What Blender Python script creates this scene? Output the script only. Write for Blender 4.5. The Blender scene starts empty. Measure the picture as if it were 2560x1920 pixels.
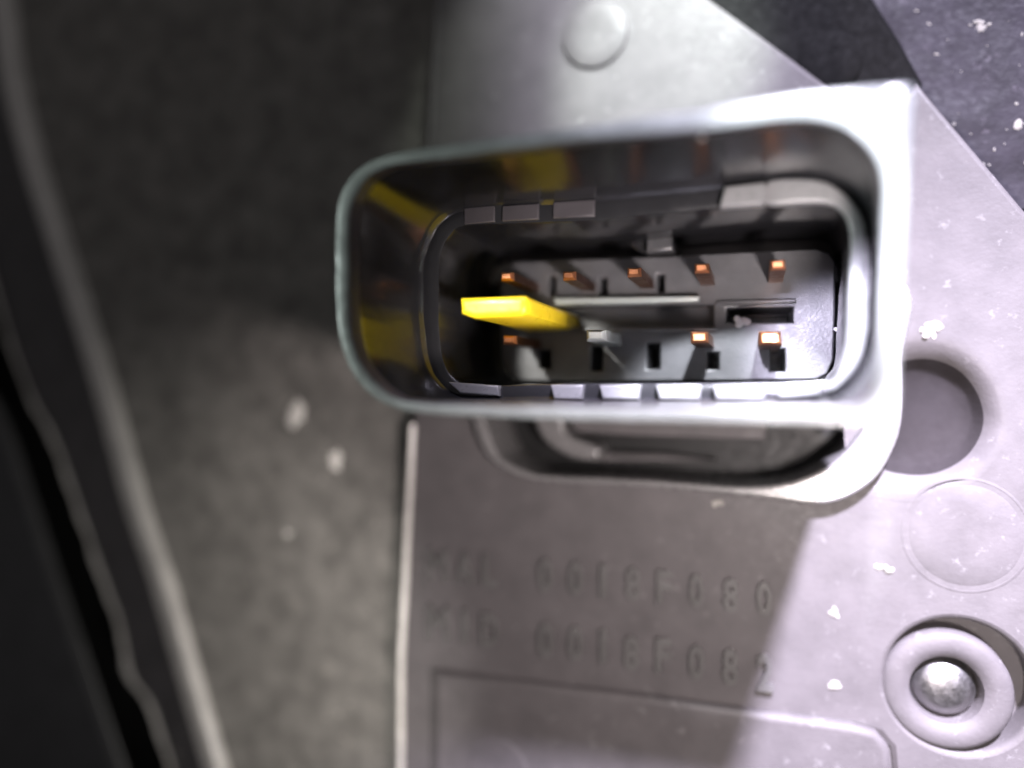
import bpy, bmesh, math, random
from mathutils import Vector, Matrix, noise
random.seed(7)
S = bpy.context.scene
# ------------------------------------------------------------------ camera
TH = math.atan(610/1850); CZ = 15.5; CT, ST = math.cos(TH), math.sin(TH)
cam_d = bpy.data.cameras.new('camera'); cam = bpy.data.objects.new('camera', cam_d)
S.collection.objects.link(cam); S.camera = cam
cam.location = (0, 0, CZ); cam.rotation_euler = (0, TH, 0)
cam_d.sensor_width = 360; cam_d.lens = 260.2; cam_d.clip_start = 0.05; cam_d.clip_end = 200
cam_d.dof.use_dof = True; cam_d.dof.focus_distance = 13.0
cam_d.dof.aperture_fstop = 0.2602/.95; cam_d.dof.aperture_blades = 7
def W(x, y, z=0.0):
    """photograph pixel -> point of the plane at height z"""
    dx = (x-1280)/1850; dy = -(y-960)/1850
    X = dx*CT-ST; Z = -dx*ST-CT
    t = (z-CZ)/Z
    return Vector((X*t, dy*t, z))

# ------------------------------------------------------------------ world, lamps, exposure
S.view_settings.view_transform = 'Standard'; S.view_settings.look = 'None'
S.view_settings.exposure = 0; S.view_settings.gamma = 1
w = bpy.data.worlds.new('World'); S.world = w; w.use_nodes = True
bg = w.node_tree.nodes['Background']; bg.inputs[0].default_value = (.86, .82, .84, 1); bg.inputs[1].default_value = .125

zU0 = -.7
def lamp(name, kind, loc, target, power, color, **kw):
    d = bpy.data.lights.new(name, kind); o = bpy.data.objects.new(name, d); S.collection.objects.link(o)
    o.location = loc; d.energy = power; d.color = color
    o.rotation_euler = (Vector(target)-Vector(loc)).to_track_quat('-Z', 'Y').to_euler()
    for k, v in kw.items(): setattr(d, k, v)
    return o
lamp('flash_right', 'SPOT', (10.0, 31.0, 27.0), (41.0, 25.0, 0), 215000, (.82, .78, 1.0),
     shadow_soft_size=1.7, spot_size=math.radians(152), spot_blend=.055)
lamp('fill_lower_right', 'SPOT', (10.0, 31.0, 27.0), (3.0, -9.2, 0), 640000, (.84, .79, 1.0),  # added spot at the same position, brightens only the lower right plate
     shadow_soft_size=1.7, spot_size=math.radians(27), spot_blend=.9)
lamp('flash_low', 'SPOT', (2.2, -2.5, 11.0), (.6, -3.2, 0), 7600, (1.0, .89, .87),
     shadow_soft_size=.5, spot_size=math.radians(102), spot_blend=.35)
lamp('fill_socket_right', 'SPOT', (-.6, 3.2, 14.5), (1.2, .45, 2), 20000, (.82, .77, 1.0),  # added fill spot, no known source, brightens the socket's right wall
     shadow_soft_size=.3, spot_size=math.radians(14), spot_blend=.7)
lamp('fill_socket_low', 'SPOT', (1.2, 7.0, 12.0), (-.1, -.3, 2.6), 29000, (.90, .93, 1.0),  # added fill spot for the lower block, bottom pads and bottom rim
     shadow_soft_size=.25, spot_size=math.radians(23), spot_blend=.35)
lamp('fill_low_left', 'SPOT', (-3.5, -8.5, 9.0), (-11.8, -6.6, zU0), 4300, (1.0, .96, .91),  # added fill spot that brightens the lower left ridge and casting
     shadow_soft_size=.4, spot_size=math.radians(58), spot_blend=.8)
lamp('fill_rim', 'SPOT', (-14.5, 2.6, 8.2), (-5.6, 1.7, 5.2), 9000, (.88, 1.0, .95),  # added low spot, unseen, only there to brighten the left rim
     shadow_soft_size=.5, spot_size=math.radians(34), spot_blend=.5)
lamp('fill_above', 'SPOT', (-1.0, 15.0, 8.0), (-3.3, 7.0, 0), 4800, (.90, 1.0, .88),  # added fill spot for the upper left of the plate
     shadow_soft_size=.6, spot_size=math.radians(40), spot_blend=.6)
lamp('fill_glare_patch', 'SPOT', (1.5, 17.0, 12.0), tuple(W(1660, 120)), 44000, (.86, 1.0, .87),  # added spot that lays a greenish glare patch on the plate
     shadow_soft_size=.5, spot_size=math.radians(17), spot_blend=.5)
lamp('fill_key', 'SPOT', (-7.2, 5.2, 14.5), (-4.2, 1.2, 3.4), 13000, (1.0, .98, .92),  # added narrow spot, brightens the yellow key and its reflections
     shadow_soft_size=.1, spot_size=math.radians(9), spot_blend=.5)

# ------------------------------------------------------------------ geometry helpers
def catmull(pts, closed=True, n=8, sharp=()):
    out = []; N = len(pts); rng = N if closed else N-1
    for i in range(rng):
        p1 = pts[i]; p2 = pts[(i+1) % N]
        p0 = pts[i-1] if (closed or i > 0) else p1
        p3 = pts[(i+2) % N] if (closed or i+2 < N) else p2
        if i in sharp: p0 = p1
        if (i+1) % N in sharp: p3 = p2
        for k in range(n):
            t = k/n
            out.append(tuple(.5*((2*b)+(-a+c)*t+(2*a-5*b+4*c-d)*t*t+(-a+3*b-3*c+d)*t**3)
                             for a, b, c, d in zip(p0, p1, p2, p3)))
    if not closed: out.append(tuple(pts[-1]))
    return out

def polar(pts, n=224, c=None):
    """resample a closed world-space outline at n directions about its box centre"""
    xs = [p[0] for p in pts]; ys = [p[1] for p in pts]
    cx = (min(xs)+max(xs))/2; cy = (min(ys)+max(ys))/2
    hx = (max(xs)-min(xs))/2; hy = (max(ys)-min(ys))/2
    q = [((x-cx)/hx, (y-cy)/hy) for x, y in ((p[0], p[1]) for p in pts)]
    res = []
    for i in range(n):
        a = 2*math.pi*i/n; ux, uy = math.cos(a), math.sin(a); best = None
        for j in range(len(q)):
            x1, y1 = q[j]; x2, y2 = q[(j+1) % len(q)]
            den = ux*(y2-y1)-uy*(x2-x1)
            if abs(den) < 1e-12: continue
            t = (x1*(y2-y1)-y1*(x2-x1))/den
            s = (ux*y1-uy*x1)/(-den) if False else ((x1*uy-y1*ux)/den)
            if t > 0 and -1e-6 <= s <= 1+1e-6 and (best is None or t > best): best = t
        if best is None: best = 1
        res.append((cx+ux*best*hx, cy+uy*best*hy))
    return res

def link(o, parent=None):
    S.collection.objects.link(o)
    if parent:
        o.parent = parent; o.matrix_parent_inverse = Matrix.Translation(-parent.location)
    return o

def mesh_obj(name, verts, faces, mat, parent=None, smooth=True, ang=32):
    me = bpy.data.meshes.new(name); me.from_pydata([tuple(v) for v in verts], [], faces); me.update()
    bm = bmesh.new(); bm.from_mesh(me); bmesh.ops.recalc_face_normals(bm, faces=bm.faces)
    bm.to_mesh(me); bm.free()
    return fin(name, me, mat, parent, smooth, ang)

def fin(name, me, mat, parent, smooth=True, ang=32):
    if mat:
        me.materials.clear(); me.materials.append(mat)
    if smooth:
        me.shade_smooth()
        try: me.set_sharp_from_angle(angle=math.radians(ang))
        except Exception: pass
    o = bpy.data.objects.new(name, me)
    return link(o, parent)

def slab(name, loops, z0, z1, bevel, mat, parent=None, ang=40, res=2):
    """solid plate from outlines (first the edge, others holes) between z0 and z1"""
    cu = bpy.data.curves.new(name, 'CURVE'); cu.dimensions = '2D'; cu.fill_mode = 'BOTH'
    cu.extrude = (z1-z0)/2-bevel; cu.bevel_depth = bevel; cu.bevel_resolution = res; cu.offset = -bevel
    for lp in loops:
        sp = cu.splines.new('POLY'); sp.points.add(len(lp)-1)
        for p, q in zip(sp.points, lp): p.co = (q[0], q[1], 0, 1)
        sp.use_cyclic_u = True
    o = bpy.data.objects.new('tmp', cu); S.collection.objects.link(o)
    dg = bpy.context.evaluated_depsgraph_get()
    me = bpy.data.meshes.new_from_object(o.evaluated_get(dg))
    bpy.data.objects.remove(o); bpy.data.curves.remove(cu)
    me.transform(Matrix.Translation((0, 0, (z0+z1)/2))); me.name = name
    return fin(name, me, mat, parent, True, ang)

def loft(name, rings, mat, parent=None, cap=True, ang=32, wob=0.0):
    n = len(rings[0]); V = []; F = []
    for r in rings:
        for p in r:
            v = Vector(p)
            if wob:
                f = noise.noise_vector(v*2.1)*wob*.6+noise.noise_vector(v*7.0)*wob*.35
                v = v+f
            V.append(v)
    for i in range(len(rings)-1):
        for j in range(n):
            k = (j+1) % n
            F.append((i*n+j, i*n+k, (i+1)*n+k, (i+1)*n+j))
    if cap: F.append(tuple(range((len(rings)-1)*n, len(rings)*n)))
    return mesh_obj(name, V, F, mat, parent, True, ang)

def circle(cx, cy, r, n=64):
    return [(cx+r*math.cos(2*math.pi*i/n), cy+r*math.sin(2*math.pi*i/n)) for i in range(n)]

def px_poly(pts, z, smooth=0, sharp=()):
    if smooth: pts = catmull(pts, True, smooth, sharp)
    return [tuple(W(p[0], p[1], z)[:2]) for p in pts]

def box(name, p, q, z0, z1, mat, parent=None, bevel=.02):
    lp = [(p[0], p[1]), (q[0], p[1]), (q[0], q[1]), (p[0], q[1])]
    return slab(name, [lp], z0, z1, bevel, mat, parent)

def lathe(name, cx, cy, prof, mat, parent=None, n=64, ang=40):
    rings = [[(cx+r*math.cos(2*math.pi*i/n), cy+r*math.sin(2*math.pi*i/n), z) for i in range(n)] for r, z in prof]
    return loft(name, rings, mat, parent, True, ang)

def thing(name, label, cat, loc, group=None):
    o = bpy.data.objects.new(name, None); S.collection.objects.link(o); o.location = loc
    o.empty_display_size = .3; o['label'] = label; o['category'] = cat
    if group: o['group'] = group
    bpy.context.view_layer.update()
    return o
def tag(o, label, cat, group=None):
    o['label'] = label; o['category'] = cat
    if group: o['group'] = group
    return o

# ------------------------------------------------------------------ materials
def plastic(name, col, rough=.45, grain=.10, gscale=28, spec=.5, mottle=.25, dust=0.0, dustcol=(.42, .40, .37), dscale=2.2, dthr=.62, metal=0, coat=0):
    m = bpy.data.materials.new(name); m.use_nodes = True; nt = m.node_tree; N = nt.nodes; L = nt.links
    b = N['Principled BSDF']; tc = N.new('ShaderNodeTexCoord')
    def nz(scale, det=4, ro=.55):
        t = N.new('ShaderNodeTexNoise'); t.inputs['Scale'].default_value = scale
        t.inputs['Detail'].default_value = det; t.inputs['Roughness'].default_value = ro
        L.new(tc.outputs['Object'], t.inputs['Vector']); return t
    n1 = nz(1.3, 5, .62); n2 = nz(gscale, 3); n3 = nz(6.5, 5, .7)
    r = N.new('ShaderNodeMapRange'); r.inputs[1].default_value = .3; r.inputs[2].default_value = .7
    r.inputs[3].default_value = 1-mottle; r.inputs[4].default_value = 1+mottle
    L.new(n1.outputs['Fac'], r.inputs[0])
    mul = N.new('ShaderNodeVectorMath'); mul.operation = 'SCALE'; mul.inputs[0].default_value = col
    L.new(r.outputs[0], mul.inputs['Scale'])
    last = mul.outputs[0]
    if dust:
        d = nz(dscale, 7, .68); rr = N.new('ShaderNodeMapRange')
        rr.inputs[1].default_value = dthr; rr.inputs[2].default_value = dthr+.10
        rr.inputs[3].default_value = 0; rr.inputs[4].default_value = dust
        L.new(d.outputs['Fac'], rr.inputs[0])
        mx = N.new('ShaderNodeMix'); mx.data_type = 'RGBA'
        L.new(rr.outputs[0], mx.inputs['Factor']); L.new(last, mx.inputs['A']); mx.inputs['B'].default_value = (*dustcol, 1)
        last = mx.outputs['Result']
    L.new(last, b.inputs['Base Color'])
    rr = N.new('ShaderNodeMapRange'); rr.inputs[1].default_value = .3; rr.inputs[2].default_value = .7
    rr.inputs[3].default_value = rough*.8; rr.inputs[4].default_value = min(1, rough*1.25)
    L.new(n3.outputs['Fac'], rr.inputs[0]); L.new(rr.outputs[0], b.inputs['Roughness'])
    bp = N.new('ShaderNodeBump'); bp.inputs['Strength'].default_value = grain; bp.inputs['Distance'].default_value = .05
    L.new(n2.outputs['Fac'], bp.inputs['Height']); L.new(bp.outputs[0], b.inputs['Normal'])
    b.inputs['Specular IOR Level'].default_value = spec; b.inputs['Metallic'].default_value = metal
    b.inputs['Coat Weight'].default_value = coat
    return m
M_shroud = plastic('black_plastic_shroud', (.016, .016, .018), .19, .02, 14, 1.0, .12)
M_block = plastic('contact_block_plastic', (.085, .085, .09), .36, .10, 20, .6, .25)
M_pad = plastic('ledge_lit_pale', (.20, .20, .205), .30, .08, 18, .7, .15)  # lit copy of the ledge plastic, brightness put into the colour
M_plate = plastic('housing_plastic', (.100, .092, .094), .55, .12, 11, .30, .14, .35, (.30, .29, .29), 3.5, .60)
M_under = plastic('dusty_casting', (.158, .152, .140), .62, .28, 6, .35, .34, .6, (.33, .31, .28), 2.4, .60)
M_dark = plastic('recess_shade_black', (.012, .012, .012), .5, .1, 12, .3, .2)  # near-black puts the shade of groove and pocket into the colour
M_pin = plastic('copper_contact', (.90, .40, .20), .45, .12, 20, .5, .1, metal=1)
M_tin = plastic('tinned_contact', (.62, .66, .64), .38, .2, 16, .5, .2, metal=.3)
M_yel = plastic('yellow_plastic', (.93, .66, .02), .30, .04, 14, .5, .06)
y_ = M_yel.node_tree.nodes['Principled BSDF']; y_.inputs['Subsurface Weight'].default_value = .16; y_.inputs['Subsurface Radius'].default_value = (1.2, .8, .05); y_.inputs['Subsurface Scale'].default_value = 1.0
M_dust = plastic('pale_dust', (.33, .315, .29), .9, .4, 16, .3, .25)
M_crys = plastic('crystal_crumb', (.6, .58, .6), .12, .2, 16, .9, .1)

M_rim = plastic('rim_glare_plastic', (.12, .13, .125), .34, .12, 9, .7, .25)  # the socket's black plastic made paler, glare put into the rim colour
M_chamfer = plastic('chamfer_plastic', (.060, .052, .056), .40, .06, 10, .5, .2)
M_body = plastic('contact_shaded', (.20, .095, .06), .4, .12, 20, .5, .3, metal=1)  # pin bodies darkened in colour, so that only the tips look lit
M_edge = plastic('edge_highlight_pale', (.55, .53, .50), .26, .04, 10, 1.0, .15)  # pale colour paints the bright highlight along the edges
M_edge2 = plastic('cover_edge_plastic', (.05, .05, .05), .42, .10, 10, .6, .15)
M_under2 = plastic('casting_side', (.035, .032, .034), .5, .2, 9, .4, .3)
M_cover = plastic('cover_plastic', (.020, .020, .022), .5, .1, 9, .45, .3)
M_gloss = plastic('polished_plastic', (.16, .16, .16), .2, .05, 12, 1.0, .1)
M_back = plastic('dusty_casting_dimmed', (.024, .021, .028), .6, .30, 8, .25, .4, .35, (.16, .14, .17), 3.0, .60)  # right part of the casting, coloured darker to tone down lamp light
M_shadow = plastic('shadow_patch_dark', (.026, .023, .024), .85, .1, 12, .1, .2)  # dark colour stands for the shadow right of the socket
M_gap_shade = plastic('shade_black_matte', (.007, .007, .007), .8, .1, 12, .12, .2)  # near-black standing for shadow on the added slab and in the groove
M_lip = plastic('slot_lip_lit', (.36, .40, .385), .35, .1, 14, .6, .1)  # pale colour paints the lit upper edge of the slot
M_domem = plastic('dull_steel', (.35, .34, .34), .42, .15, 12, .5, .2, metal=1)
M_tpad = plastic('upper_ledge_shaded', (.07, .064, .07), .4, .08, 18, .5, .15)  # darker copy for the upper pads, shade put into the colour
M_scuff = plastic('chalky_dust', (.70, .68, .64), .9, .4, 16, .3, .2)
M_dark2 = plastic('groove_shadow_plastic', (.05, .045, .045), .5, .1, 12, .4, .2)
M_collar = plastic('collar_plastic', (.16, .155, .155), .28, .10, 14, .7, .15)
M_letter = plastic('lettering_plastic', (.115, .112, .110), .30, .1, 20, .6, .1)
# ------------------------------------------------------------------ the dusty casting under everything
zU = -.7
def curve_x(tab, y):
    for (y0, x0), (y1, x1) in zip(tab, tab[1:]):
        if y <= y1 or (y1, x1) == tab[-1]:
            t = (y-y0)/(y1-y0); return x0+(x1-x0)*t
def smooth_tab(tab):
    return [tuple(p) for p in catmull(tab, False, 6)]
C1 = smooth_tab([(-200, -25), (0, 8), (203, 35), (405, 85), (579, 140), (752, 195), (926, 250), (1100, 298), (1269, 344), (1453, 406), (1668, 467), (1883, 529), (2100, 592)])
C2 = smooth_tab([(-200, -260), (400, -110), (700, -22), (900, 38), (1010, 82), (1103, 133), (1361, 224), (1496, 272), (1576, 297), (1687, 322), (1767, 374), (1920, 424), (2100, 480)])
C3 = smooth_tab([(-200, -330), (400, -190), (900, -60), (1000, -5), (1100, 40), (1256, 92), (1404, 141), (1607, 209), (1773, 264), (1896, 307), (2100, 372)])
ys = [-150+i*12 for i in range(185)]
def strip(name, defs, mat, parent, wob=0.0, ang=50):
    """surface lofted across curves given as (table, pixel offset, z, jitter)"""
    V = []; F = []; n = len(ys)
    for tab, off, z, jit in defs:
        for y in ys:
            p = W(curve_x(tab, y)+off, y, z)
            if jit: p.x += noise.noise(Vector((y*.013, off, z)))*jit+noise.noise(Vector((y*.05, off, 3)))*jit*.5
            V.append(p+noise.noise_vector(p*.9)*wob)
    for i in range(len(defs)-1):
        for j in range(n-1):
            F.append((i*n+j, i*n+j+1, (i+1)*n+j+1, (i+1)*n+j))
    return mesh_obj(name, V, F, mat, parent, True, ang)

casting = thing('casting', 'dark grey dusty casting lying below and around the black socket housing', 'casting', (0, 0, zU-2))
edge = [tuple(W(curve_x(C1, y)+34, y, zU)[:2]) for y in ys]
right_casting = thing('casting_right', 'dusty casting face in the top right corner beyond the plate, coloured darker against the light', 'right_casting', (6, 9, zU-.5))
# top sheet: a fine grid so that it can be slightly uneven
def top_sheet(right=False):
    V = []; F = []; nx = 60; n = len(ys)
    for j, (ex, ey) in enumerate(edge):
        xr = W(1150, 960, zU).x
        if right: ex = -1.6; xr = 15; ey = 3.3+(16-3.3)*j/(n-1)
        for i in range(nx+1):
            x = ex+(xr-ex)*(i/nx)**1.3
            p = Vector((x, ey, zU)); e = min(1, (x-ex)/.5, 1)
            p.z += (noise.noise(p*.5)*.10+noise.noise(p*1.7)*.03)*e
            V.append(p)
    for j in range(n-1):
        for i in range(nx):
            a = j*(nx+1)+i; F.append((a, a+1, a+nx+2, a+nx+1))
    return mesh_obj('top_face', V, F, M_back if right else M_under, right_casting if right else casting, True, 60)
top_sheet(); top_sheet(True)
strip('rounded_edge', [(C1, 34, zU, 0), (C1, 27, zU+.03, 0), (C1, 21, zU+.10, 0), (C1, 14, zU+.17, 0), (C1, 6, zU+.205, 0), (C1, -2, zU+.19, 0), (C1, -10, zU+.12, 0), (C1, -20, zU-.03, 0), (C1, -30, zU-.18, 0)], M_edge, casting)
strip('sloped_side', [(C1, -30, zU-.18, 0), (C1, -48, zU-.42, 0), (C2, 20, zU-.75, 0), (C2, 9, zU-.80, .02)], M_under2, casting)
strip('mould_flash', [(C2, 9, zU-.80, .02), (C2, 5, zU-.72, .05), (C2, 0, zU-.70, .10), (C2, -4, zU-.78, .12)], M_edge, casting)
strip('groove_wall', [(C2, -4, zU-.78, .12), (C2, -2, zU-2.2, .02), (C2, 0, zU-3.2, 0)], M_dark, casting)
cover = thing('lower_cover', 'near-black smooth plastic cover in the bottom left corner beyond a deep groove', 'cover', (-12, -5, zU-3))
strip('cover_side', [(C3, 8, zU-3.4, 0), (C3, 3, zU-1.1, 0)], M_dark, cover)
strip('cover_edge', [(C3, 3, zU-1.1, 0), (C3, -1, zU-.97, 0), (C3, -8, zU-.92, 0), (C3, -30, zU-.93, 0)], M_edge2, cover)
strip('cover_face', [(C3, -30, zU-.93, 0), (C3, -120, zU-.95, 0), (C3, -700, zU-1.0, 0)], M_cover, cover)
gm = slab('groove_bottom', [[(-42, -24), (18, -24), (18, 24), (-42, 24)]], zU-4.4, zU-3.3, .02, M_gap_shade)  # the groove's deep shade put into a near-black sheet
gm['kind'] = 'structure'

# ------------------------------------------------------------------ housing plate
housing = thing('device_housing', 'grey plastic housing plate with raised lettering, ejector marks and a lower panel behind the socket', 'housing', (0, 0, -1.5))
def shadow_loop(k, z=None):
    pts = px_poly(catmull([(2230, 880), (2330, 868), (2420, 905), (2478, 985), (2488, 1075), (2440, 1160), (2350, 1210), (2250, 1215), (2170, 1180), (2150, 1040), (2165, 930)], True, 8), 0)
    c = (W(2345, 1050, 0).x, W(2345, 1050, 0).y)
    return [(c[0]+(x-c[0])*k, c[1]+(y-c[1])*k) if z is None else (c[0]+(x-c[0])*k, c[1]+(y-c[1])*k, z) for x, y in pts]
plate_px = [(1104, -260), (1086, 60), (1078, 350), (1052, 700), (1031, 1050), (1016, 1400), (1004, 1620), (1000, 2200), (3000, 2200), (3000, 870),
            (2560, 522), (2292, 203), (2262, 244), (2120, 252), (2062, 206), (1930, 108), (1780, 0), (1660, -100), (1490, -260)]
hole_px = [(1192, 800), (1193, 1000), (1206, 1058), (1244, 1148), (1317, 1185), (1588, 1198), (1805, 1221), (1968, 1210), (2104, 1158), (2170, 1090), (2195, 1000), (2205, 800), (2195, 660), (1700, 650), (1300, 660), (1200, 700)]
scr = W(2376, 1727, 0); shadow_c = W(2345, 1052, 0)
plate = slab('housing_plate', [px_poly(plate_px, 0), px_poly(hole_px, 0, 6), shadow_loop(1.10), circle(scr.x+.12, scr.y+.10, 1.22)], -1.2, 0, .11, M_plate, housing)
rim_r = W(1014, 1400, 0)
# raised bead that runs down the plate's left edge
def bead(name, path, z, wdt, h, mat, parent):
    V = []; F = []; n = len(path); m = 9
    for k, (x, y) in enumerate(path):
        p = W(x, y, z)
        q = W(*path[min(k+1, n-1)], z)-W(*path[max(k-1, 0)], z); nrm = Vector((-q.y, q.x, 0)).normalized()
        for i in range(m):
            a = math.pi*i/(m-1)
            V.append(p+nrm*math.cos(a)*wdt+Vector((0, 0, math.sin(a)*h-.01)))
    for k in range(n-1):
        for i in range(m-1):
            a = k*m+i; F.append((a, a+1, a+m+1, a+m))
    return mesh_obj(name, V, F, mat, parent, True, 70)
bead('edge_bead', catmull([(1033, 1060), (1026, 1200), (1019, 1330), (1014, 1450), (1008, 1560), (1004, 1640), (1003, 1800), (1003, 2050)], False, 6), -.02, .085, .12, M_edge, housing)
bead('edge_bead', catmull([(1100, -60), (1092, 60), (1085, 200), (1078, 330), (1073, 420)], False, 6), -.02, .085, .09, M_plate, housing)
# lower panel
pan = [(1088, 1682), (1300, 1706), (1600, 1741), (1900, 1783), (2130, 1815), (2190, 1832), (2222, 1868), (2228, 1930), (2236, 2200), (1088, 2200)]
slab('groove_lip', [px_poly([(1078, 1672), (1300, 1696), (1600, 1731), (1900, 1771), (2140, 1802), (2206, 1822), (2240, 1864), (2246, 1930), (2254, 2210), (1078, 2210)], 0),
                    px_poly([(1084, 1678), (1300, 1702), (1600, 1737), (1900, 1779), (2132, 1811), (2194, 1829), (2226, 1867), (2232, 1930), (2240, 2205), (1084, 2205)], 0)], -.1, .035, .012, M_dark2, housing)
slab('lower_panel', [px_poly(pan, .22)], -.1, .22, .13, M_plate, housing, res=4)
# ejector marks
def ejector(px, py, r, dz):
    c = W(px, py, 0)
    return lathe('ejector_mark', c.x, c.y, [(r+.10, -.02), (r+.06, .006), (r+.02, .004), (r, -.035+dz*.2), (r-.03, -.03+dz), (r-.10, dz), (r*.5, dz-.004)], M_plate, housing)
ejector(1487, 88, .72, .09); ejector(2413, 1338, 1.0, .012)
c = W(1245, 1925, .22); lathe('ejector_mark', c.x, c.y, [(.72, .20), (.68, .235), (.6, .24)], M_plate, housing)
# screw boss with a domed pin in its bore
boss = lathe('screw_boss', scr.x-.05, scr.y-.03, [(1.16, -1.2), (1.12, -.5), (1.10, -.10), (1.06, -.03), (.98, .01), (.84, .02), (.72, .00), (.62, -.08), (.58, -.3), (.57, -.9)], M_plate, housing)
dome = lathe('dome_pin', scr.x-.05, scr.y-.03, [(.56, -.85), (.56, -.42), (.53, -.28), (.44, -.17), (.30, -.10), (.15, -.07), (.04, -.065)], M_domem, boss)
slab('boss_recess', [circle(scr.x+.13, scr.y+.11, 1.4)], -1.6, -.62, .02, M_plate, housing)
rec = loft('shadow_dish', [shadow_loop(1.22, .004), shadow_loop(1.12, .002), shadow_loop(1.06, -.02), shadow_loop(.98, -.07), shadow_loop(.90, -.14), shadow_loop(.84, -.21)], M_plate, housing, False, 80)  # dish added in place of the soft shadow beside the socket
loft('shadow_dish_floor', [shadow_loop(.84, -.21), shadow_loop(.78, -.28), shadow_loop(.72, -.36), shadow_loop(.65, -.43), shadow_loop(.4, -.47), shadow_loop(.2, -.48)], M_shadow, rec, True, 80)
# black slab added for the shadow beyond the plate's diagonal corner
ins = thing('shadow_slab', 'added matte black slab in place of the shadow beyond the diagonal corner of the plate', 'added_slab', (2, 9, zU-.3))
slab('body', [px_poly([(1500, -300), (2060, -160), (2180, -20), (2250, 90), (2310, 200), (2290, 330), (1900, 330), (1500, 100)], zU+.3)], zU-.3, zU+.28, .2, M_gap_shade, ins, res=4)
c = W(2080, 135, 0); lathe('shadow_slab_knob', c.x, c.y, [(.62, zU+.2), (.6, zU+.38), (.5, zU+.44), (.2, zU+.46)], M_gap_shade, ins)
# collar round the pocket
collar_o = [(1168, 900), (1172, 1000), (1181, 1053), (1208, 1126), (1252, 1170), (1317, 1197), (1393, 1208), (1643, 1221), (1914, 1247), (2022, 1262), (2104, 1252), (2185, 1202), (2236, 1120), (2256, 1040), (2256, 900), (2240, 690), (1700, 650), (1250, 660), (1180, 740)]
collar_i = [(1203, 900), (1205, 1000), (1212, 1053), (1241, 1130), (1272, 1158), (1325, 1182), (1393, 1190), (1643, 1202), (1850, 1216), (1968, 1206), (2064, 1168), (2130, 1110), (2172, 1040), (2192, 960), (2192, 800), (2180, 720), (1700, 690), (1280, 700), (1215, 760)]
slab('collar', [px_poly(collar_o, .30, 6), px_poly(collar_i, .30, 6)], -1.5, .30, .07, M_collar, housing, res=4)
pk = slab('pocket_floor', [px_poly([(1150, 620), (2290, 620), (2290, 1300), (1150, 1300)], -1.5)], -1.8, -1.5, .02, M_dark, housing)
slab('pocket_hook', [px_poly([(1335, 1020), (1346, 1078), (1372, 1112), (1410, 1136), (1450, 1150), (1492, 1150), (1498, 1126), (1476, 1110), (1440, 1098), (1412, 1076), (1400, 1020)], -.35, 5)], -1.5, -.35, .10, M_collar, housing, res=4)
slab('pocket_rib', [px_poly([(1418, 1030), (1916, 1046), (1914, 1100), (1600, 1090), (1440, 1080)], -.55)], -1.5, -.55, .04, M_plate, housing)
slab('pocket_rib', [px_poly([(1490, 1134), (1640, 1136), (1790, 1150), (1640, 1152), (1490, 1152)], -1.0)], -1.5, -1.0, .03, M_plate, housing)

# raised lettering
def glyph(ch, px, py, h, wd, mat, z=0.0):
    cu = bpy.data.curves.new('letter', 'FONT'); cu.body = ch; cu.size = 1; cu.extrude = .08; cu.bevel_depth = .012; cu.offset = 0 if ch == 'M' else .018; cu.resolution_u = 3
    o = bpy.data.objects.new('tmp', cu); S.collection.objects.link(o)
    me = bpy.data.meshes.new_from_object(o.evaluated_get(bpy.context.evaluated_depsgraph_get()))
    bpy.data.objects.remove(o); bpy.data.curves.remove(cu)
    xs = [v.co.x for v in me.vertices]; yv = [v.co.y for v in me.vertices]
    x0, x1, y0, y1 = min(xs), max(xs), min(yv), max(yv)
    A = W(px-wd/2, py+h/2, z); B = W(px+wd/2, py-h/2, z)
    for v in me.vertices:
        v.co.x = A.x+(v.co.x-x0)/(x1-x0)*(B.x-A.x); v.co.y = A.y+(v.co.y-y0)/(y1-y0)*(B.y-A.y)
        v.co.z = z+.02+v.co.z*1.0
    me.name = 'letter'
    return fin('letter', me, M_letter, housing, False)
row1 = [('M', 1096, 1411, 78, 52), ('A', 1165, 1418, 78, 46), ('L', 1228, 1425, 78, 36), ('0', 1366, 1436, 82, 34), ('0', 1441, 1444, 82, 34), ('1', 1510, 1450, 82, 16),
        ('8', 1584, 1457, 80, 36), ('F', 1662, 1466, 80, 38), ('0', 1742, 1475, 82, 36), ('8', 1827, 1486, 82, 38), ('0', 1910, 1494, 84, 38)]
row2 = [('M', 1098, 1556, 80, 54), ('I', 1165, 1564, 80, 14), ('D', 1228, 1573, 80, 42), ('0', 1366, 1598, 84, 36), ('0', 1441, 1606, 84, 36), ('1', 1510, 1614, 84, 16),
        ('8', 1580, 1630, 82, 38), ('F', 1660, 1637, 82, 40), ('0', 1742, 1652, 84, 38), ('8', 1826, 1664, 86, 40), ('2', 1912, 1678, 88, 42)]
for r in row1+row2: glyph(*r, None)

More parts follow.
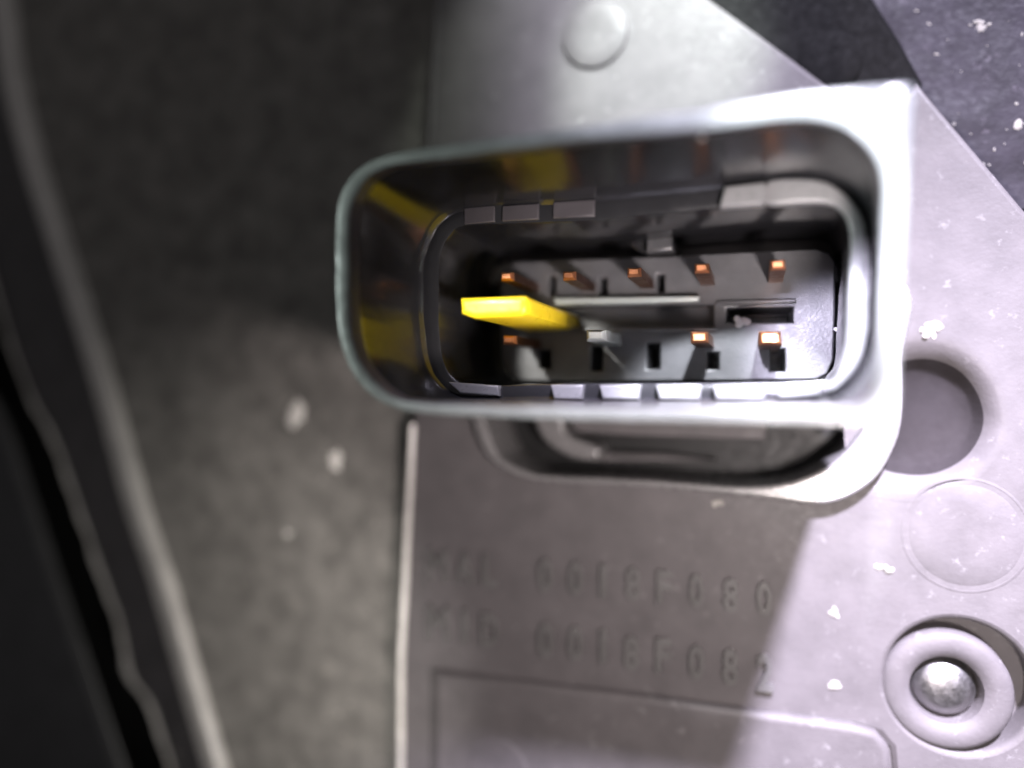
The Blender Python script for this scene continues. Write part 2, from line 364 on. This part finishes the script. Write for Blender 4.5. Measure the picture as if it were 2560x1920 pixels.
# ------------------------------------------------------------------ the socket
sock = thing('connector_socket', 'open black rectangular connector socket with copper contacts deep inside', 'connector', (-1.5, 1.5, 0))
R0 = [(835, 650), (835, 590), (838, 530), (850, 478), (880, 432), (935, 396), (1010, 375), (1076, 364), (1200, 346), (1469, 309), (1700, 276), (1967, 236), (2150, 214), (2294, 204),
      (2286, 260), (2275, 400), (2258, 690), (2248, 900), (2242, 1020), (2236, 1052), (2205, 1060), (1900, 1056), (1600, 1053), (1388, 1050), (1200, 1043), (1041, 1034), (980, 1019), (925, 989), (882, 940), (856, 885), (842, 820), (836, 740)]
R3 = [(872, 650), (872, 600), (874, 540), (890, 488), (925, 438), (985, 410), (1076, 397), (1200, 383), (1469, 350), (1753, 322), (1970, 292), (2060, 296), (2130, 322), (2186, 372), (2214, 440), (2214, 560), (2208, 700), (2204, 880),
      (2196, 960), (2165, 1008), (2100, 1024), (1900, 1022), (1600, 1020), (1388, 1018), (1200, 1015), (1041, 1007), (990, 995), (945, 965), (908, 920), (885, 865), (875, 800), (872, 730)]
R4 = [(906, 650), (906, 590), (911, 525), (928, 482), (960, 447), (1010, 424), (1090, 412), (1220, 400), (1480, 366), (1753, 341), (1970, 310), (2050, 313), (2112, 340), (2165, 392), (2194, 460), (2198, 560), (2195, 700), (2192, 870),
      (2180, 945), (2145, 992), (2080, 1009), (1900, 1008), (1600, 1007), (1388, 1006), (1200, 1003), (1050, 996), (1008, 982), (972, 952), (938, 908), (918, 855), (909, 800), (906, 730)]
R5 = [(1050, 730), (1050, 660), (1068, 598), (1098, 550), (1147, 520), (1252, 508), (1379, 500), (1487, 492), (1650, 478), (1818, 460), (1916, 450), (2006, 440), (2079, 453), (2145, 500), (2178, 560), (2188, 700), (2186, 824),
      (2160, 919), (2105, 980), (2030, 1000), (1800, 1002), (1500, 1001), (1250, 999), (1140, 990), (1090, 955), (1064, 900), (1053, 820)]
R7 = [(1097, 750), (1097, 690), (1102, 634), (1125, 588), (1170, 564), (1342, 558), (1487, 551), (1800, 520), (2006, 507), (2079, 509), (2113, 543), (2124, 598), (2118, 700), (2112, 797), (2106, 895), (2084, 930), (2043, 952), (1800, 957), (1500, 957),
      (1300, 960), (1190, 966), (1135, 945), (1108, 900), (1099, 830)]
def ring(pts, zt, z=None, k=1.0, sharp=()):
    lp = px_poly(catmull(pts, True, 8, sharp), zt)
    r = polar(lp, 240)
    cx = sum(p[0] for p in r)/len(r); cy = sum(p[1] for p in r)/len(r)
    return [(cx+(x-cx)*k, cy+(y-cy)*k, zt if z is None else z) for x, y in r]
def mixr(a, b, t, z): return [((p[0]*(1-t)+q[0]*t), (p[1]*(1-t)+q[1]*t), z) for p, q in zip(a, b)]
ZR = 5.5; ZL = 3.4
r0 = ring(R0, ZR, sharp=(13,)); r3 = ring(R3, ZR); r4 = ring(R4, 5.22); r5 = ring(R5, ZL); r7 = ring(R7, ZL)
rings = [[(x, y, -.6) for x, y, z in r0], [(x, y, 5.36) for x, y, z in r0], mixr(r0, r3, .05, 5.44), mixr(r0, r3, .16, 5.49), mixr(r0, r3, .35, 5.5), mixr(r0, r3, .8, 5.5), mixr(r0, r3, 1.0, 5.48),
         mixr(r3, r4, .3, 5.42), mixr(r3, r4, .75, 5.27), mixr(r4, r5, .02, 5.12), mixr(r4, r5, .35, 4.6), mixr(r4, r5, .95, ZL+.12), mixr(r5, r7, .05, ZL+.05), mixr(r5, r7, .2, ZL), mixr(r5, r7, .8, ZL), mixr(r5, r7, .96, ZL-.03), mixr(r5, r7, 1.0, ZL-.11),
         ring(R7, ZL, -.5, 1.05)]
loft('shroud', rings[8:], M_shroud, sock, True, 38, wob=.018)
loft('rim', rings[:7], M_rim, sock, False, 38, wob=.018)
loft('rim_chamfer', rings[6:9], M_chamfer, sock, False, 60, wob=.018)

# ledge pads: lit stretches of the ledge raised as paler steps
def pad(px, z0=2.78, z1=3.0, bev=.035, mat=None):
    z0 += ZL-2.85; z1 += ZL-2.85
    return slab('ledge_light_shade_step', [px_poly(px, z1)], z0, z1, bev, mat or M_pad, sock)
pad([(1255, 514), (1346, 509), (1346, 548), (1255, 552)], z1=2.9, bev=.02, mat=M_tpad); pad([(1382, 505), (1486, 499), (1486, 540), (1382, 545)], z1=2.9, bev=.02, mat=M_tpad)
pad([(1160, 520), (1236, 514), (1236, 554), (1160, 560)], z1=2.88, bev=.02, mat=M_tpad)
pad([(1812, 466), (1914, 455), (1910, 508), (1800, 516)], z1=3.05)
pad(catmull([(1918, 455), (2006, 447), (2075, 460), (2132, 506), (2160, 566), (2168, 700), (2168, 820), (2146, 905), (2100, 962), (2070, 975), (2098, 925), (2116, 860), (2122, 740), (2130, 610), (2120, 545), (2080, 508), (2000, 505), (1918, 508)], True, 4), z1=2.99)
for a, b in ((1376, 1458), (1498, 1600), (1640, 1752), (1782, 1914)):
    pad([(a, 962), (b, 962), (b-4, 998), (a+8, 998)], z1=3.02)
pad([(1120, 955), (1246, 964), (1246, 990), (1150, 984)], z1=2.98); pad([(1946, 966), (2040, 962), (2050, 985), (1946, 994)], z1=2.98)

# contact block with slots and bores
def sq(cx, cy, a, b, z=1.0): return px_poly([(cx-a, cy-b), (cx+a, cy-b), (cx+a, cy+b), (cx-a, cy+b)], z)
blk = [(1252, 690), (1262, 668), (1292, 655), (1500, 647), (1700, 639), (1900, 628), (2040, 622), (2072, 632), (2088, 655), (2088, 780), (2083, 900), (2068, 934), (2040, 950), (1700, 951), (1400, 953), (1300, 952), (1268, 935), (1254, 900), (1252, 800)]
holes = [px_poly([(1386, 765), (1784, 762), (1784, 816), (1386, 818)], 1.0), px_poly([(1816, 770), (1982, 768), (1982, 806), (1816, 808)], 1.0)]
for cx, cy, a, b in ((1362, 898, 15, 24), (1492, 896, 15, 32), (1634, 890, 17, 33), (1783, 902, 15, 22), (1943, 900, 19, 28)): holes.append(sq(cx, cy, a, b))
for cx, cy in ((1381, 712), (1509, 716), (1652, 708)): holes.append(sq(cx, cy, 9, 22))
block = slab('contact_block', [px_poly(blk, 1.0)]+holes, -.45, 1.0, .035, M_block, sock)
slab('slot_floor', [px_poly([(1380, 756), (1790, 756), (1790, 822), (1380, 822)], .45)], -.3, .45, .01, M_block, sock)
slab('slot_lip', [px_poly([(1382, 744), (1560, 742), (1748, 739), (1746, 753), (1560, 759), (1386, 762)], 1.25)], .9, 1.25, .04, M_lip, sock)
slab('slot_lip', [px_poly([(1790, 752), (1990, 745), (1990, 757), (1790, 762)], 1.08)], .9, 1.08, .03, M_block, sock)
slab('slot_lip', [px_poly([(1400, 822), (1790, 820), (1790, 828), (1400, 830)], 1.06)], .9, 1.06, .02, M_block, sock)
slab('rib', [px_poly([(1500, 560), (1530, 556), (1632, 628), (1606, 634)], .9)], -.4, .9, .04, M_shroud, sock)
c = W(1652, 612, 1.2); box('latch_stop', (c.x-.28, c.y-.12), (c.x+.24, c.y+.16), -.4, 1.2, M_block, sock, .06)

# contacts
def contact(px, py, zt, w_, h_, mat, lab=None, lean=(0, 0)):
    c = W(px, py, zt); V = []
    secs = [(-.35, 1, 1), (zt-.55, 1, 1), (zt-.16, .92, .9), (zt-.03, .86, .84), (zt, .74, .68)]
    def stack(secs, m, par, nm):
        rings = []
        for z, a, b in secs:
            A, B = w_*a/2, h_*b/2
            rings.append([(c.x-A, c.y-B, z), (c.x+A, c.y-B, z), (c.x+A*.9, c.y+B, z), (c.x-A, c.y+B*1.1, z)])
        return loft(nm, rings, m, par, True, 25)
    o = stack([(-.35, 1, 1), (zt-.14, 1, 1), (zt-.13, .9, .9)], mat if lab else M_body, sock, 'contact_pin')
    t = stack([(zt-.15, .96, .96), (zt-.10, .96, .94), (zt-.03, .80, .74), (zt, .62, .50)], mat, o, 'tip')
    if lab: o['label'] = lab
    return o
for px, py in ((1265, 690), (1421, 688), (1584, 679), (1754, 669), (1945, 660)): contact(px, py, 2.75, .25, .16, M_pin)
contact(1271, 850, 2.75, .26, .16, M_pin); contact(1748, 843, 2.75, .30, .19, M_pin); contact(1926, 845, 2.75, .36, .22, M_pin)
contact(1488, 838, 2.6, .36, .20, M_tin, 'silvery tinned contact pin')

# yellow key
tongue = slab('yellow_key', [px_poly([(1150, 745), (1310, 740), (1316, 748), (1314, 784), (1300, 790), (1185, 796), (1152, 784)], 4.15)], -.1, 4.15, .085, M_yel, sock, res=4)

# ------------------------------------------------------------------ loose crumbs and dust
def surf(p):
    return zU+noise.noise(Vector((p.x, p.y, zU))*.5)*.10+noise.noise(Vector((p.x, p.y, zU))*1.7)*.03
def crumb(name, px, py, z, r, mat, label, n=1, spread=0, flat=.6, sq_=1.0):
    bm = bmesh.new()
    base = W(px, py, z); cs = [Vector((0, 0, 0))]
    for k in range(n):
        rr = r*random.uniform(.5, 1.1)
        if k:
            for _ in range(30):
                a = random.random()*6.283; q = random.choice(cs[-3:])+Vector((math.cos(a)*sq_, math.sin(a), 0))*rr*1.15
                if math.hypot(q.x/sq_, q.y) < max(spread, rr)*1.3: break
            cs.append(q)
        c = base+cs[-1]
        if z < -.3: c.z = surf(c)
        m = Matrix.Translation(c+Vector((0, 0, rr*flat*.5))) @ Matrix.Rotation(random.random()*6, 4, 'Z') @ Matrix.Diagonal((rr*random.uniform(1, 1.5), rr*random.uniform(.8, 1), rr*flat, 1))
        bmesh.ops.create_icosphere(bm, subdivisions=2, radius=1, matrix=m)
    for v in bm.verts: v.co += noise.noise_vector(v.co*7)*r*.35
    me = bpy.data.meshes.new(name); bm.to_mesh(me); bm.free()
    return tag(fin(name, me, mat, None, False), label, 'crumb' if 'crumb' in name else 'dust')
crumb('crystal_crumb', 1853, 808, 1.0, .10, M_crys, 'tiny glittering clear crumb at the end of the dark slot in the contact block', 5, .07)
crumb('fibre_crumb', 2108, 822, 1.3, .07, M_crys, 'thin pale fibre fleck bridging the gap at the right end of the contact block', 7, .12, sq_=1.4, flat=.4)
crumb('rim_crumb', 1758, 342, 5.2, .07, M_crys, 'whitish crumb stuck to the upper rim of the socket', 5, .06)
crumb('dust_patch', 742, 1040, zU+.0, .085, M_scuff, 'larger pale dust patch on the casting left of the socket, upper lump', 90, .85, .2)
crumb('dust_patch', 838, 1150, zU+.0, .08, M_scuff, 'pale dust lump nearest the housing edge, just below the larger patch', 55, .6, .2, .6)
crumb('dust_patch', 722, 1340, zU+.0, .05, M_scuff, 'small slanted pale dust speck below the two larger dust patches', 12, .16, .2)
crumb('plastic_crumb', 2320, 828, 0.0, .09, M_dust, 'pale oval crumb on the plate just right of the socket wall', 9, .12, .3, 1.8)
crumb('plastic_crumb', 1793, 1256, 0.0, .06, M_dust, 'tiny pale crumb on the plate under the pocket collar', 3, .04, .5)
crumb('white_crumb', 2092, 1708, 0.0, .07, M_dust, 'star-like white crumb lying above the lower panel near the screw boss', 9, .12, .4)
crumb('white_crumb', 2085, 1520, 0.0, .05, M_dust, 'faint white crumb beside the end of the upper lettering row', 8, .12, .4)
crumb('white_crumb', 1922, 1724, 0.0, .05, M_dust, 'small white crumb just right of the last character of the lower lettering row', 3, .05, .4)
crumb('white_crumb', 2200, 1418, 0.0, .06, M_dust, 'pale crumb below left of the large ejector mark', 6, .16, .4)
crumb('grit', 2458, 70, zU+.0, .05, M_dust, 'pale grit lump on the casting in the top right corner', 14, .20, .3)
crumb('grit', 2545, 315, zU+.0, .05, M_dust, 'pale grit lump at the right edge of the photograph above the diagonal plate edge', 10, .16, .3)
crumb('grit', 850, 1780, zU+.0, .04, M_dust, 'tan grit speck low on the casting near the housing edge', 5, .10, .3)
sp = bmesh.new()
for k in range(420):
    if k < 380: p = W(random.uniform(420, 1000), random.uniform(0, 1900), zU+.0)
    else: p = W(random.uniform(2280, 2600), random.uniform(0, 500), zU+.0)
    rr = random.choice((.012, .018, .022, .035))*random.uniform(.6, 1.2)
    p.z = surf(p)+rr*.2
    bmesh.ops.create_icosphere(sp, subdivisions=1, radius=1, matrix=Matrix.Translation(p) @ Matrix.Rotation(random.random()*3, 4, 'Z') @ Matrix.Diagonal((rr*random.uniform(1, 2.4), rr, rr*.5, 1)))
me = bpy.data.meshes.new('fine_dust'); sp.to_mesh(me); sp.free()
o = fin('fine_dust', me, M_dust, None, False); o['kind'] = 'stuff'; o['label'] = 'fine pale dust specks scattered over the dark casting'
